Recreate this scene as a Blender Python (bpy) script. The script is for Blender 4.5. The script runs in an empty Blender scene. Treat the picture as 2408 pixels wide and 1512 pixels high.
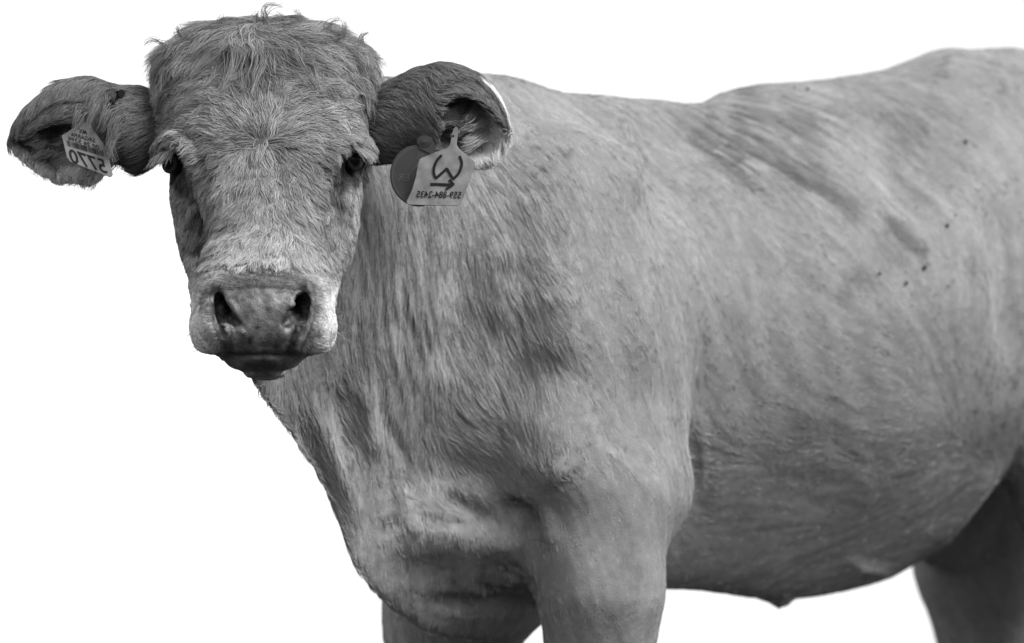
import bpy, math
import numpy as np
from mathutils import Vector, kdtree

CLAY = False         # True: plain grey study without fur
rng = np.random.default_rng(7)
scene = bpy.context.scene
C = scene.collection

# ---------------------------------------------------------------- camera, sky, sun, exposure
S = 0.0006            # metres per photo unit (photo measured 2408 units wide) at the plane y = 0
D = 6.0               # camera distance from that plane
H0 = 1556.0           # photo row of the horizon (just under the frame)
ZC = 0.5435             # camera height
cam_data = bpy.data.cameras.new("camera")
cam = bpy.data.objects.new("camera", cam_data)
C.objects.link(cam)
cam.location = (0, -D, ZC)
cam.rotation_euler = (math.radians(90), 0, 0)
cam_data.sensor_width = 36
cam_data.lens = 36 * D / (2408 * S)
cam_data.shift_y = (H0 - 756) / 2408
cam_data.clip_end = 5000
cam_data.dof.use_dof = not CLAY
cam_data.dof.focus_distance = D - 0.37
cam_data.dof.aperture_fstop = 3.9
scene.camera = cam

SUN_EL, SUN_AZ = math.radians(44), math.radians(124)   # azimuth measured from +Y clockwise: behind the camera, to its right
world = bpy.data.worlds.new("World")
scene.world = world
world.use_nodes = True
nt = world.node_tree
nt.nodes.clear()
out = nt.nodes.new('ShaderNodeOutputWorld')
add = nt.nodes.new('ShaderNodeAddShader')
bg1 = nt.nodes.new('ShaderNodeBackground')
bg2 = nt.nodes.new('ShaderNodeBackground')
sky = nt.nodes.new('ShaderNodeTexSky')
sky.sky_type = 'NISHITA'
sky.sun_disc = False
sky.sun_elevation = SUN_EL
sky.sun_rotation = SUN_AZ
bw = nt.nodes.new('ShaderNodeRGBToBW')
nt.links.new(sky.outputs[0], bw.inputs[0])
nt.links.new(bw.outputs[0], bg1.inputs[0])
bg1.inputs[1].default_value = 0.05
bg2.inputs[0].default_value = (1, 1, 1, 1)             # even white cloud cover
bg2.inputs[1].default_value = 0.95
nt.links.new(bg1.outputs[0], add.inputs[0])
nt.links.new(bg2.outputs[0], add.inputs[1])
nt.links.new(add.outputs[0], out.inputs[0])
sun_d = bpy.data.lights.new("sun", 'SUN')
sun_d.energy = 4.6
sun_d.angle = math.radians(24)
sun_d.color = (1, 1, 1)
sun = bpy.data.objects.new("sun", sun_d)
C.objects.link(sun)
sdir = Vector((math.sin(SUN_AZ) * math.cos(SUN_EL), math.cos(SUN_AZ) * math.cos(SUN_EL), math.sin(SUN_EL)))
sun.rotation_euler = sdir.to_track_quat('Z', 'Y').to_euler()
sun.location = sdir * 20
scene.view_settings.view_transform = 'Standard'
scene.view_settings.look = 'None'
scene.view_settings.exposure = 0
scene.view_settings.gamma = 1
scene.render.engine = 'CYCLES'
scene.cycles.max_bounces = 6
try:
    scene.cycles_curves.subdivisions = 1
except Exception:
    pass

# ---------------------------------------------------------------- helpers: photo units <-> place
def W(px, py, d):
    k = S * (1 + d / D)
    return np.array([(px - 1204) * k, d, ZC + (H0 - py) * k])

def proj(P):
    k = S * (1 + P[:, 1] / D)
    return 1204 + P[:, 0] / k, H0 - (P[:, 2] - ZC) / k

AX = np.array([0.669, 0.743])      # body axis in plan, head to tail
NX = np.array([0.743, -0.669])     # towards the near flank
W0 = np.array([0.10, 0.36])        # withers in plan

def B(px, py, v):                  # point on the plane v metres to the near side of the body's midline
    d = 0.4
    for _ in range(25):
        k = S * (1 + d / D)
        u = ((px - 1204) * k - W0[0] - v * NX[0]) / AX[0]
        d = W0[1] + u * AX[1] + v * NX[1]
    return W(px, py, d)

def BU(u, v, z):
    p = W0 + AX * u + NX * v
    return np.array([p[0], p[1], z])

def spline(keys, x, col=1):
    k = np.asarray(keys, float)
    xs, ys = k[:, 0], k[:, col]
    n = len(xs)
    m = np.zeros(n)
    dlt = np.diff(ys) / np.diff(xs)
    m[1:-1] = np.where(dlt[:-1] * dlt[1:] > 0, 2 * dlt[:-1] * dlt[1:] / (dlt[:-1] + dlt[1:] + 1e-20), 0)
    m[0], m[-1] = dlt[0], dlt[-1]
    x = np.clip(x, xs[0], xs[-1])
    i = np.clip(np.searchsorted(xs, x, side='right') - 1, 0, n - 2)
    h = xs[i + 1] - xs[i]
    t = (x - xs[i]) / h
    t2, t3 = t * t, t * t * t
    return (2*t3 - 3*t2 + 1) * ys[i] + (t3 - 2*t2 + t) * h * m[i] + (-2*t3 + 3*t2) * ys[i + 1] + (t3 - t2) * h * m[i + 1]

def smin(a, b, k):
    h = np.clip(0.5 + 0.5 * (b - a) / k, 0, 1)
    return b + (a - b) * h - k * h * (1 - h)

# ---------------------------------------------------------------- the voxel grid (finer round the head)
def axis_steps(segs):
    xs = [segs[0][0]]
    for (a, b, st) in segs:
        n = max(1, int(round((b - a) / st)))
        xs += list(a + (b - a) * (np.arange(1, n + 1)) / n)
    return np.array(xs, np.float32)

F1 = 0.0024
GX = axis_steps([(-0.76, 0.0, F1), (0.0, 0.30, .004), (0.30, 1.62, 0.010)])
GY = axis_steps([(-0.60, -0.06, F1), (-0.06, 0.36, .004), (0.36, 1.70, 0.010)])
GZ = axis_steps([(-0.03, 0.52, 0.012), (0.52, 0.84, .004), (0.84, 1.46, F1), (1.46, 1.66, 0.005)])
F = np.full((len(GX), len(GY), len(GZ)), 0.5, np.float32)

def region(lo, hi):
    sl = []
    for g, a, b in zip((GX, GY, GZ), lo, hi):
        i, j = np.searchsorted(g, a), np.searchsorted(g, b)
        sl.append(slice(max(0, i - 1), min(len(g), j + 1)))
    return tuple(sl)

def sub(sl):
    return GX[sl[0]][:, None, None], GY[sl[1]][None, :, None], GZ[sl[2]][None, None, :]

def blend(sl, f, k):
    F[sl] = smin(F[sl], f.astype(np.float32), k)

def carve(sl, f, k):
    F[sl] = -smin(-F[sl], f.astype(np.float32), k)

def cone_f(X, Y, Z, a, b, r1, r2):
    ab = b - a
    l2 = float(ab @ ab)
    t = np.clip(((X - a[0]) * ab[0] + (Y - a[1]) * ab[1] + (Z - a[2]) * ab[2]) / l2, 0, 1)
    dx, dy, dz = X - a[0] - ab[0] * t, Y - a[1] - ab[1] * t, Z - a[2] - ab[2] * t
    return np.sqrt(dx * dx + dy * dy + dz * dz) - (r1 + (r2 - r1) * t)

def cone(a, b, r1, r2, k=0.03, cut=False):
    a, b = np.asarray(a, float), np.asarray(b, float)
    m = max(r1, r2) + k * 1.2
    sl = region(np.minimum(a, b) - m, np.maximum(a, b) + m)
    f = cone_f(*sub(sl), a, b, r1, r2)
    (carve if cut else blend)(sl, f, k)

def chain(pts, k=0.03):
    for (p, r), (q, s) in zip(pts[:-1], pts[1:]):
        cone(p, q, r, s, k)

def ellipsoid(c, axes, rad, k=0.03, cut=False):
    c, rad = np.asarray(c, float), np.asarray(rad, float)
    m = rad.max() + k * 1.2
    sl = region(c - m, c + m)
    X, Y, Z = sub(sl)
    q0 = q1 = 0
    for ax, r in zip(axes, rad):
        t = (X - c[0]) * ax[0] + (Y - c[1]) * ax[1] + (Z - c[2]) * ax[2]
        q0 = q0 + (t / r) ** 2
        q1 = q1 + (t / (r * r)) ** 2
    k0, k1 = np.sqrt(q0), np.sqrt(q1)
    f = k0 * (k0 - 1) / np.maximum(k1, 1e-6)
    (carve if cut else blend)(sl, f, k)

U3 = np.array([AX[0], AX[1], 0]); V3 = np.array([NX[0], NX[1], 0]); Z3 = np.array([0, 0, 1.0])
def body_axes(tilt):               # tilt the u/z pair in the body's own side plane
    c, s = math.cos(tilt), math.sin(tilt)
    return (U3 * c + Z3 * s, V3, Z3 * c - U3 * s)

# ---------------------------------------------------------------- neck + trunk: one sweep along a bent spine
spine = [W0 + AX * u for u in np.linspace(1.36, -0.42, 60)] + [np.array(p) for p in ((-0.245, -0.03), (-0.30, -0.10), (-0.335, -0.17), (-0.35, -0.23))]
spine = np.array(spine)
seg = []
for i in range(len(spine) - 1):
    n = 3 if i > 55 else 1
    for j in range(n):
        seg.append(spine[i] + (spine[i + 1] - spine[i]) * j / n)
seg.append(spine[-1])
spine = np.array(seg)
for _ in range(6):
    spine[-14:-1] = 0.25 * spine[-15:-2] + 0.5 * spine[-14:-1] + 0.25 * spine[-13:] if True else spine
TOP = [(560, 190), (700, 180), (850, 182), (1000, 176), (1130, 172), (1210, 184), (1290, 211), (1350, 221), (1470, 229), (1560, 234), (1610, 241), (1660, 238), (1720, 214), (1800, 198), (1900, 190), (2080, 160), (2180, 125), (2250, 104), (2408, 118), (2520, 170), (2620, 330)]
BOT = [(560, 835), (600, 895), (640, 955), (700, 1040), (780, 1180), (825, 1316), (890, 1368), (960, 1425), (1030, 1468), (1120, 1474), (1220, 1440), (1300, 1408), (1600, 1386), (1830, 1410), (2010, 1385), (2140, 1325), (2300, 1120), (2450, 960), (2620, 800)]
WID = [(560, 0.075), (700, 0.085), (850, 0.10), (1000, 0.125), (1150, 0.155), (1300, 0.19), (1450, 0.205), (1700, 0.255), (1950, 0.30), (2150, 0.295), (2300, 0.26), (2410, 0.23), (2520, 0.17), (2620, 0.11)]
SH_NECK = [(-1, .22), (-.8, .28), (-.5, .45), (-.15, .8), (.25, 1.0), (.65, .92), (1, .75)]
SH_BODY = [(-1, .43), (-.8, .58), (-.6, .73), (-.3, .905), (.1, 1.0), (.5, .93), (.8, .78), (1, .6)]
sk = S * (1 + spine[:, 1] / D)
spx = 1204 + spine[:, 0] / sk
s_top = ZC + (H0 - spline(TOP, spx)) * sk
s_bot = ZC + (H0 - spline(BOT, spx)) * sk
s_wid = spline(WID, spx)
s_mix = np.clip((spx - 900) / 520, 0, 1); s_mix = s_mix * s_mix * (3 - 2 * s_mix)

gx, gy = np.meshgrid(GX, GY, indexing='ij')
bd = np.full(gx.shape, 9.0); bt = np.zeros(gx.shape); bs = np.zeros(gx.shape)
for i in range(len(spine) - 1):
    a, e = spine[i], spine[i + 1] - spine[i]
    l2 = e @ e
    t = np.clip(((gx - a[0]) * e[0] + (gy - a[1]) * e[1]) / l2, 0, 1)
    dx, dy = gx - a[0] - e[0] * t, gy - a[1] - e[1] * t
    dd = np.hypot(dx, dy)
    m = dd < bd
    bd[m] = dd[m]; bt[m] = (i + t)[m]
idx = np.arange(len(spine))
g_top, g_bot = np.interp(bt, idx, s_top), np.interp(bt, idx, s_bot)
g_wid, g_mix = np.interp(bt, idx, s_wid), np.interp(bt, idx, s_mix)
sg = np.linspace(-1, 1, 201)
tab_n, tab_b = spline(SH_NECK, sg), spline(SH_BODY, sg)
near = bd < 0.55
for i in range(len(GX)):
    js = np.nonzero(near[i])[0]
    if len(js) == 0:
        continue
    zc, hz = ((g_top + g_bot) / 2)[i, js][:, None], ((g_top - g_bot) / 2)[i, js][:, None]
    s_ = (GZ[None, :] - zc) / hz
    q = np.clip((s_ + 1) * 100, 0, 199.999)
    q0 = q.astype(np.int32); fr = q - q0
    mx = g_mix[i, js][:, None]
    sh = (tab_n[q0] * (1 - fr) + tab_n[q0 + 1] * fr) * (1 - mx) + (tab_b[q0] * (1 - fr) + tab_b[q0 + 1] * fr) * mx
    w = g_wid[i, js][:, None] * sh
    l = bd[i, js][:, None]
    n = 2.15
    r = (np.abs(l / w) ** n + np.abs(s_) ** n) ** (1 / n)
    F[i, js, :] = ((r - 1) * np.minimum(w, hz)).astype(np.float32)

# shoulders, chest, legs -------------------------------------------------
for sgn, off in ((1, 0), (-1, 1)):
    if sgn == 1:
        ellipsoid(B(1385, 775, .142), body_axes(0.16), (.15, .085, .275), .10)
        ellipsoid(B(1440, 960, .182), body_axes(0.45), (.12, .075, .18), .07)
        chain([(B(1310, 1085, .165), .085), (B(1465, 1165, .20), .083)], .08)
        cone(B(1470, 1040, .19), B(1525, 1140, .205), .070, .050, .05)
        chain([(B(1425, 1190, .21), .095), (B(1415, 1400, .215), .083), (B(1411, 1530, .205), .071), (B(1408, 1800, .20), .052), (B(1408, 1880, .20), .056), (B(1405, 1960, .20), .040), (B(1405, 2200, .20), .036), (B(1402, 2265, .20), .046), (B(1385, 2340, .20), .040)], .035)
        fh = B(1378, 2385, .20)
    else:
        ellipsoid(BU(-0.02, -.165, 1.05), body_axes(0.18), (.155, .085, .30), .07)
        chain([(BU(-.12, -.17, .84), .085), (BU(.02, -.2, .80), .08)], .05)
        cone(B(1120, 1330, -.10), B(1062, 1470, -.17), .10, .085, .06)
        cone(B(1075, 1330, -.08), B(1075, 1490, -.165), .07, .07, .09)
        chain([(B(1060, 1250, -.17), .095), (B(1052, 1420, -.18), .085), (B(1050, 1530, -.185), .075), (B(1050, 1800, -.19), .052), (B(1050, 1860, -.19), .055), (B(1050, 1940, -.19), .040), (B(1050, 2180, -.19), .036), (B(1048, 2250, -.19), .046), (B(1032, 2320, -.19), .040)], .035)
        fh2 = B(1026, 2372, -.19)
# brisket
ellipsoid(B(1120, 1275, .02), body_axes(-0.1), (.15, .105, .075), .09)
ellipsoid(B(1100, 1010, .0), body_axes(0.3), (.12, .13, .20), .06)
# hindquarters
for sgn in (1, -1):
    ellipsoid(BU(1.16, sgn * .15, 1.0), body_axes(-.1), (.22, .115, .30), .07)
    ellipsoid(BU(.99, sgn * .2, 1.325), body_axes(-.2), (.12, .06, .055), .06)
    if sgn == 1:
        chain([(BU(1.05, .21, .80), .12), (BU(1.13, .19, .56), .085), (BU(1.22, .18, .44), .055), (BU(1.20, .18, .26), .04), (BU(1.17, .18, .13), .045), (BU(1.14, .18, .08), .042)], .05)
        hh = BU(1.12, .18, .03)
    else:
        chain([(B(2345, 1130, -.17), .13), (B(2318, 1330, -.175), .115), (B(2335, 1500, -.18), .087), (B(2400, 1640, -.18), .06), (B(2412, 1690, -.18), .052), (B(2390, 1900, -.18), .04), (B(2370, 2090, -.18), .046), (B(2350, 2140, -.18), .042)], .05)
        hh2 = B(2342, 2205, -.18)
cone(BU(1.34, 0, 1.33), BU(1.40, 0, 1.18), .045, .035, .04)
cone(BU(1.40, 0, 1.18), BU(1.42, 0, .62), .03, .018, .03)

# ---------------------------------------------------------------- the head: sweeps down the face
KH = S * (1 - 0.35 / D)
def hc(X, Y, Z):
    k = S * (1 + Y / D)
    return 1204 + X / k, H0 - (Z - ZC) / k, Y / S
def hw(px, py, dd):
    return W(px, py, dd * S)

def head_loft(keys, n=2.6, k=0.03, cx=((0, 620), (200, 622), (300, 621), (380, 625), (600, 627), (700, 620))):
    """keys: row, half width, front, back"""
    K = np.asarray(keys, float)
    lo = hw(612 - K[:, 1].max() - 40, K[-1, 0] + 60, K[:, 2].min() - 40)
    hi = hw(620 + K[:, 1].max() + 40, K[0, 0] - 60, K[:, 3].max() + 40)
    sl = region(lo, hi)
    X, Y, Z = sub(sl)
    px, py, dd = hc(X, Y, Z)
    a, fr, bk = (spline(K, py.ravel(), c).astype(np.float32).reshape(py.shape) if py.size < 4e6 else np.interp(py, np.linspace(K[0, 0], K[-1, 0], 400), spline(K, np.linspace(K[0, 0], K[-1, 0], 400), c)).astype(np.float32) for c in (1, 2, 3))
    c, b = (fr + bk) / 2, (bk - fr) / 2
    hx = px - np.interp(py, [q[0] for q in cx], [q[1] for q in cx])
    r = (np.abs(hx / a) ** n + np.abs((dd - c) / b) ** n) ** (1 / n)
    f = (r - 1) * np.minimum(a, b)
    f = np.maximum(f, np.maximum(K[0, 0] - py, py - K[-1, 0]))
    blend(sl, f * KH, k)

SKULL = [(50, 40, -395, -290), (60, 105, -415, -250), (76, 150, -432, -215), (106, 202, -455, -175), (150, 226, -475, -150), (200, 231, -490, -140), (250, 235, -503, -135), (300, 238, -514, -140), (350, 240, -518, -150), (385, 232, -512, -165), (420, 225, -505, -180), (450, 225, -505, -200), (500, 219, -515, -240), (550, 211, -530, -290), (600, 199, -555, -340), (650, 180, -590, -400), (700, 160, -630, -450), (760, 110, -650, -500)]
head_loft(SKULL, 2.7, .02)
BRIDGE = [(120, 60, -420, -260), (220, 130, -490, -300), (330, 150, -548, -330), (420, 142, -592, -370), (500, 124, -640, -410), (560, 116, -684, -450), (620, 124, -725, -490), (690, 130, -760, -530)]
head_loft(BRIDGE, 2.6, .05)
MUZZLE = [(520, 70, -600, -480), (560, 105, -674, -500), (600, 130, -715, -530), (640, 150, -758, -560), (680, 160, -790, -575), (720, 164, -804, -580), (760, 166, -805, -585), (795, 163, -796, -590), (816, 154, -784, -595), (828, 138, -776, -600), (835, 100, -752, -620)]
head_loft(MUZZLE, 2.7, .022, ((600, 617), (830, 620)))
CHIN = [(806, 84, -735, -560), (826, 87, -756, -540), (844, 83, -771, -520), (858, 72, -762, -510), (866, 56, -750, -510), (872, 22, -730, -510)]
head_loft(CHIN, 2.4, .006, ((800, 621), (880, 618)))
cone(hw(617, 800, -640), hw(640, 690, -330), 75 * KH, 110 * KH, .04)
for s in (-1, 1):
    # lip pads, brow ridges, cheek bones
    ellipsoid(hw(619 + s * 122, 772, -720), np.eye(3), (40 * KH, 62 * KH, 52 * KH), .016)
    cone(hw(616 + s * 188, 338, -474), hw(616 + s * 228, 346, -410), 20 * KH, 17 * KH, .022)
    # eye sockets
    ellipsoid(hw(617 + s * 210, 380, -432), np.eye(3), (33 * KH,) * 3, .008, True)
    # nostrils
    chain_cut = [((103, 678, -796), 9), ((98, 706, -790), 13), ((86, 738, -796), 17), ((56, 764, -812), 8)]
    for (p0, r0), (p1, r1) in zip(chain_cut[:-1], chain_cut[1:]):
        cone(hw(613 + s * p0[0], p0[1], p0[2]), hw(613 + s * p1[0], p1[1], p1[2]), r0 * KH, r1 * KH, .005, True)
    cone(hw(614 + s * 98, 700, -776), hw(614 + s * 82, 740, -780), 8 * KH, 15 * KH, .005, True)
    cone(hw(615 + s * 76, 744, -784), hw(615 + s * 58, 762, -796), 14 * KH, 9 * KH, .005, True)
    cone(hw(615 + s * 92, 712, -785), hw(615 + s * 70, 690, -690), 12 * KH, 12 * KH, .006, True)
    cone(hw(615 + s * 80, 738, -790), hw(615 + s * 62, 705, -690), 13 * KH, 12 * KH, .006, True)
# belly button
cone(B(1825, 1385, 0), B(1835, 1409, 0), .022, .009, .02)
# mouth slit
for (x0, y0), (x1, y1) in (((535, 830), (575, 826)), ((575, 826), (660, 826)), ((660, 826), (703, 829))):
    cone(hw(x0, y0, -790), hw(x1, y1, -792), 4 * KH, 4 * KH, .005, True)

# ---------------------------------------------------------------- ears: cupped sheets with a rolled front lip
def ear_sheet(rows):
    R = np.asarray(rows, float)
    s = R[:, 0]
    out_ = []
    for t in np.linspace(0, s[-1], 80):
        px, py, dd, ru, rdn, rd, p0, p1 = (np.interp(t, s, R[:, c]) if False else spline(R, np.array([t]), c)[0] for c in range(1, 9))
        ph = np.radians(np.linspace(p0, p1, 90))
        cy = np.cos(ph)
        ry = np.where(cy > 0, ru, rdn)
        out_.append(np.stack([px + 0 * ph, py - ry * cy, dd + rd * np.sin(ph)], 1))
    return np.array(out_)          # in head units
EAR_R = ear_sheet([
    (0.0, 850, 305, -300, 70, 70, 60, -178, 178), (0.2, 915, 282, -315, 80, 88, 72, -178, 178), (0.38, 975, 262, -330, 88, 80, 80, -172, 174),
    (0.46, 1006, 258, -340, 93, 92, 82, -160, 170), (0.52, 1030, 255, -345, 97, 103, 82, -84, 168), (0.6, 1055, 256, -348, 96, 112, 82, -72, 168), (0.72, 1095, 262, -350, 91, 122, 74, -62, 165), (0.85, 1140, 280, -345, 78, 108, 54, -62, 160), (0.95, 1172, 300, -340, 54, 66, 34, -70, 155), (1.0, 1188, 312, -335, 18, 22, 14, -60, 150)])
EAR_L = ear_sheet([
    (0.0, 385, 300, -300, 70, 70, 60, -178, 178), (0.18, 325, 300, -315, 86, 96, 72, -178, 178), (0.34, 275, 296, -330, 84, 74, 78, -172, 174),
    (0.5, 212, 290, -345, 97, 134, 82, -92, 168), (0.68, 150, 290, -350, 90, 132, 74, -84, 165), (0.84, 90, 304, -345, 64, 92, 54, -84, 160), (0.95, 54, 322, -340, 44, 44, 34, -90, 155), (1.0, 36, 330, -335, 16, 16, 14, -60, 150)])
ear_pts = []
for E_ in (EAR_R, EAR_L):
    P = E_.reshape(-1, 3)
    kk = S * (1 + P[:, 2] * S / D)
    Wp = np.stack([(P[:, 0] - 1204) * kk, P[:, 2] * S, ZC + (H0 - P[:, 1]) * kk], 1)
    ear_pts.append(Wp)
    kd = kdtree.KDTree(len(Wp))
    for i, p in enumerate(Wp):
        kd.insert(p, i)
    kd.balance()
    sl = region(Wp.min(0) - .02, Wp.max(0) + .02)
    X, Y, Z = sub(sl)
    shape = (X.size, Y.size, Z.size)
    f = np.full(shape, 0.05, np.float32)
    # coarse cull: only ask near voxels
    occ = np.zeros(shape, bool)
    ix = [np.clip(np.searchsorted(g.ravel(), Wp[:, c]), 0, g.size - 1) for c, g in ((0, X), (1, Y), (2, Z))]
    occ[ix[0], ix[1], ix[2]] = True
    for _ in range(5):
        o2 = occ.copy()
        o2[1:] |= occ[:-1]; o2[:-1] |= occ[1:]; o2[:, 1:] |= occ[:, :-1]; o2[:, :-1] |= occ[:, 1:]; o2[:, :, 1:] |= occ[:, :, :-1]; o2[:, :, :-1] |= occ[:, :, 1:]
        occ = o2
    xs, ys, zs = X.ravel(), Y.ravel(), Z.ravel()
    for i, j, k_ in np.argwhere(occ):
        f[i, j, k_] = kd.find((xs[i], ys[j], zs[k_]))[2] - 0.0048
    blend(sl, f, 0.014)

ellipsoid(hw(262, 256, -412), np.eye(3), (18 * KH, 40 * KH, 50 * KH), .006, True)
ellipsoid(hw(284, 214, -372), np.eye(3), (13 * KH, 20 * KH, 60 * KH), .005, True)

# ---------------------------------------------------------------- surface nets
def surface_nets(F):
    ins = F < 0
    c = ins[:-1, :-1, :-1].astype(np.uint8)
    tot = np.zeros(c.shape, np.uint8)
    offs = [(i, j, k) for i in (0, 1) for j in (0, 1) for k in (0, 1)]
    nx, ny, nz = F.shape
    for (i, j, k) in offs:
        tot += ins[i:nx - 1 + i, j:ny - 1 + j, k:nz - 1 + k]
    act = np.flatnonzero(((tot > 0) & (tot < 8)).ravel())
    del tot
    cs = (nx - 1, ny - 1, nz - 1)
    ci, cj, ck = np.unravel_index(act, cs)
    val = {o: F[ci + o[0], cj + o[1], ck + o[2]] for o in offs}
    acc = np.zeros((len(act), 3)); cnt = np.zeros(len(act))
    for o in offs:
        for ax in range(3):
            if o[ax] == 1:
                continue
            q = list(o); q[ax] = 1; q = tuple(q)
            a, b = val[o], val[q]
            m = (a < 0) != (b < 0)
            t = np.where(m, a / np.where(a == b, 1, a - b), 0)
            pos = [np.full(len(act), o[0], float), np.full(len(act), o[1], float), np.full(len(act), o[2], float)]
            pos[ax] = pos[ax] + t
            for c_ in range(3):
                acc[m, c_] += pos[c_][m]
            cnt[m] += 1
    loc = acc / cnt[:, None]
    V = np.stack([g[i] + (g[i + 1] - g[i]) * loc[:, c_] for c_, (g, i) in enumerate(((GX, ci), (GY, cj), (GZ, ck)))], 1)
    quads = []
    strides = (cs[1] * cs[2], cs[2], 1)
    flat = act
    for ax in range(3):
        a = [slice(None)] * 3; b = [slice(None)] * 3
        a[ax] = slice(0, -1); b[ax] = slice(1, None)
        ch = ins[tuple(a)] != ins[tuple(b)]
        e = np.argwhere(ch)
        u, v = (ax + 1) % 3, (ax + 2) % 3
        ok = (e[:, u] > 0) & (e[:, v] > 0) & (e[:, u] < F.shape[u] - 1) & (e[:, v] < F.shape[v] - 1)
        e = e[ok]
        base = e[:, 0] * strides[0] + e[:, 1] * strides[1] + e[:, 2] * strides[2]
        ids = [np.searchsorted(flat, base - du * strides[u] - dv * strides[v]) for du, dv in ((1, 1), (0, 1), (0, 0), (1, 0))]
        qd = np.stack(ids, 1)
        flip = ~ins[e[:, 0], e[:, 1], e[:, 2]]
        qd[flip] = qd[flip][:, ::-1]
        quads.append(qd)
    return V, np.concatenate(quads)

V, Q = surface_nets(F)
# keep the largest connected piece only
lab = np.arange(len(V))
ed = np.concatenate([Q[:, [0, 1]], Q[:, [1, 2]], Q[:, [2, 3]], Q[:, [3, 0]]])
for _ in range(400):
    new = lab.copy()
    np.minimum.at(new, ed[:, 0], lab[ed[:, 1]]); np.minimum.at(new, ed[:, 1], lab[ed[:, 0]])
    new = new[new]
    if (new == lab).all():
        break
    lab = new
ul, cn = np.unique(lab, return_counts=True)
keep = lab == ul[cn.argmax()]
remap = np.cumsum(keep) - 1
Q = remap[Q[keep[Q[:, 0]]]]
V = V[keep]
ed = np.unique(np.sort(np.concatenate([Q[:, [0, 1]], Q[:, [1, 2]], Q[:, [2, 3]], Q[:, [3, 0]]]), 1), axis=0)
deg = np.bincount(ed.ravel(), minlength=len(V))
def lap(A):
    out_ = np.zeros_like(A)
    for c_ in range(A.shape[1]):
        out_[:, c_] = np.bincount(ed[:, 0], A[ed[:, 1], c_], len(A)) + np.bincount(ed[:, 1], A[ed[:, 0], c_], len(A))
    return out_ / deg[:, None] - A
for _ in range(4):
    V = V + 0.5 * lap(V)
    V = V - 0.52 * lap(V)
def normals():
    a, b = V[Q[:, 2]] - V[Q[:, 0]], V[Q[:, 3]] - V[Q[:, 1]]
    n = np.cross(a, b)
    N = np.zeros_like(V)
    for c_ in range(4):
        for k_ in range(3):
            N[:, k_] += np.bincount(Q[:, c_], n[:, k_], len(V))
    return N / np.maximum(np.linalg.norm(N, axis=1), 1e-12)[:, None]
N = normals()
if (N * (V - V.mean(0))).sum() < 0:
    Q = Q[:, ::-1]; N = -N
print('body mesh', len(V), len(Q))
# ---------------------------------------------------------------- relief: muscles, folds, creases (all real displacement of the skin)
PX, PY = proj(V)
ear_d = np.full(len(V), 9.0); ear_i = np.zeros(len(V), int); ear_w = np.zeros(len(V), int)
for e_, Wp in enumerate(ear_pts):
    lo, hi = Wp.min(0) - .03, Wp.max(0) + .03
    c_ = np.nonzero(((V > lo) & (V < hi)).all(1))[0]
    kd = kdtree.KDTree(len(Wp))
    for i, p in enumerate(Wp):
        kd.insert(p, i)
    kd.balance()
    for i in c_:
        _, j, d_ = kd.find(V[i])
        if d_ < ear_d[i]:
            ear_d[i], ear_i[i], ear_w[i] = d_, j, e_
HPX, HPY, HDD = hc(V[:, 0], V[:, 1], V[:, 2])
is_ear = (ear_d < 0.011) & (np.abs(HPX - 612) > 240)
back = np.interp(HPY, (-40, 150, 350, 450, 600, 700, 760, 885), (-150, -130, -140, -190, -330, -440, -480, -480))
is_head = ~is_ear & (HDD < back) & (np.abs(HPX - 615) < 275) & (HPY < 884) & (HPY > -40)
front = np.clip((-N[:, 1] + .25) / .4, 0, 1)

def poly_dist(px, py, pts):
    d = np.full(len(px), 1e9)
    for (x0, y0), (x1, y1) in zip(pts[:-1], pts[1:]):
        ex, ey = x1 - x0, y1 - y0
        t = np.clip(((px - x0) * ex + (py - y0) * ey) / (ex * ex + ey * ey + 1e-9), 0, 1)
        d = np.minimum(d, np.hypot(px - x0 - t * ex, py - y0 - t * ey))
    return d

def stroke(px, py, pts, w):        # soft line that dies away towards both ends
    seg_l = [math.hypot(x1 - x0, y1 - y0) for (x0, y0), (x1, y1) in zip(pts[:-1], pts[1:])]
    tot = sum(seg_l); best = np.full(len(px), 1e9); al = np.zeros(len(px)); acc = 0
    for ((x0, y0), (x1, y1)), l_ in zip(zip(pts[:-1], pts[1:]), seg_l):
        ex, ey = x1 - x0, y1 - y0
        t = np.clip(((px - x0) * ex + (py - y0) * ey) / (l_ * l_ + 1e-9), 0, 1)
        d = np.hypot(px - x0 - t * ex, py - y0 - t * ey)
        m = d < best
        best[m] = d[m]; al[m] = (acc + t * l_)[m]; acc += l_
    e = np.clip(np.minimum(al, tot - al) / (.32 * tot), 0, 1)
    e = .12 + .88 * e * e * (3 - 2 * e)
    return np.exp(-(best / w) ** 2) * e

def hash3(i, j, k, seed):
    h = (i * 374761393 + j * 668265263 + k * 1274126177 + seed * 974634777) & 0xffffffff
    h = ((h ^ (h >> 13)) * 1103515245) & 0xffffffff
    h = (h ^ (h >> 16)) & 0xffff
    return h / 32767.5 - 1

def vnoise(P, seed=0):
    i0 = np.floor(P).astype(np.int64); f = P - i0
    f = f * f * (3 - 2 * f)
    r = 0
    for a in (0, 1):
        for b in (0, 1):
            for c in (0, 1):
                w = (f[:, 0] if a else 1 - f[:, 0]) * (f[:, 1] if b else 1 - f[:, 1]) * (f[:, 2] if c else 1 - f[:, 2])
                r = r + w * hash3(i0[:, 0] + a, i0[:, 1] + b, i0[:, 2] + c, seed)
    return r

def fbm(P, seed=0, oct=3):
    r, a = 0, 1.0
    for o in range(oct):
        r = r + a * vnoise(P * 2 ** o, seed + o); a *= .5
    return r

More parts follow.
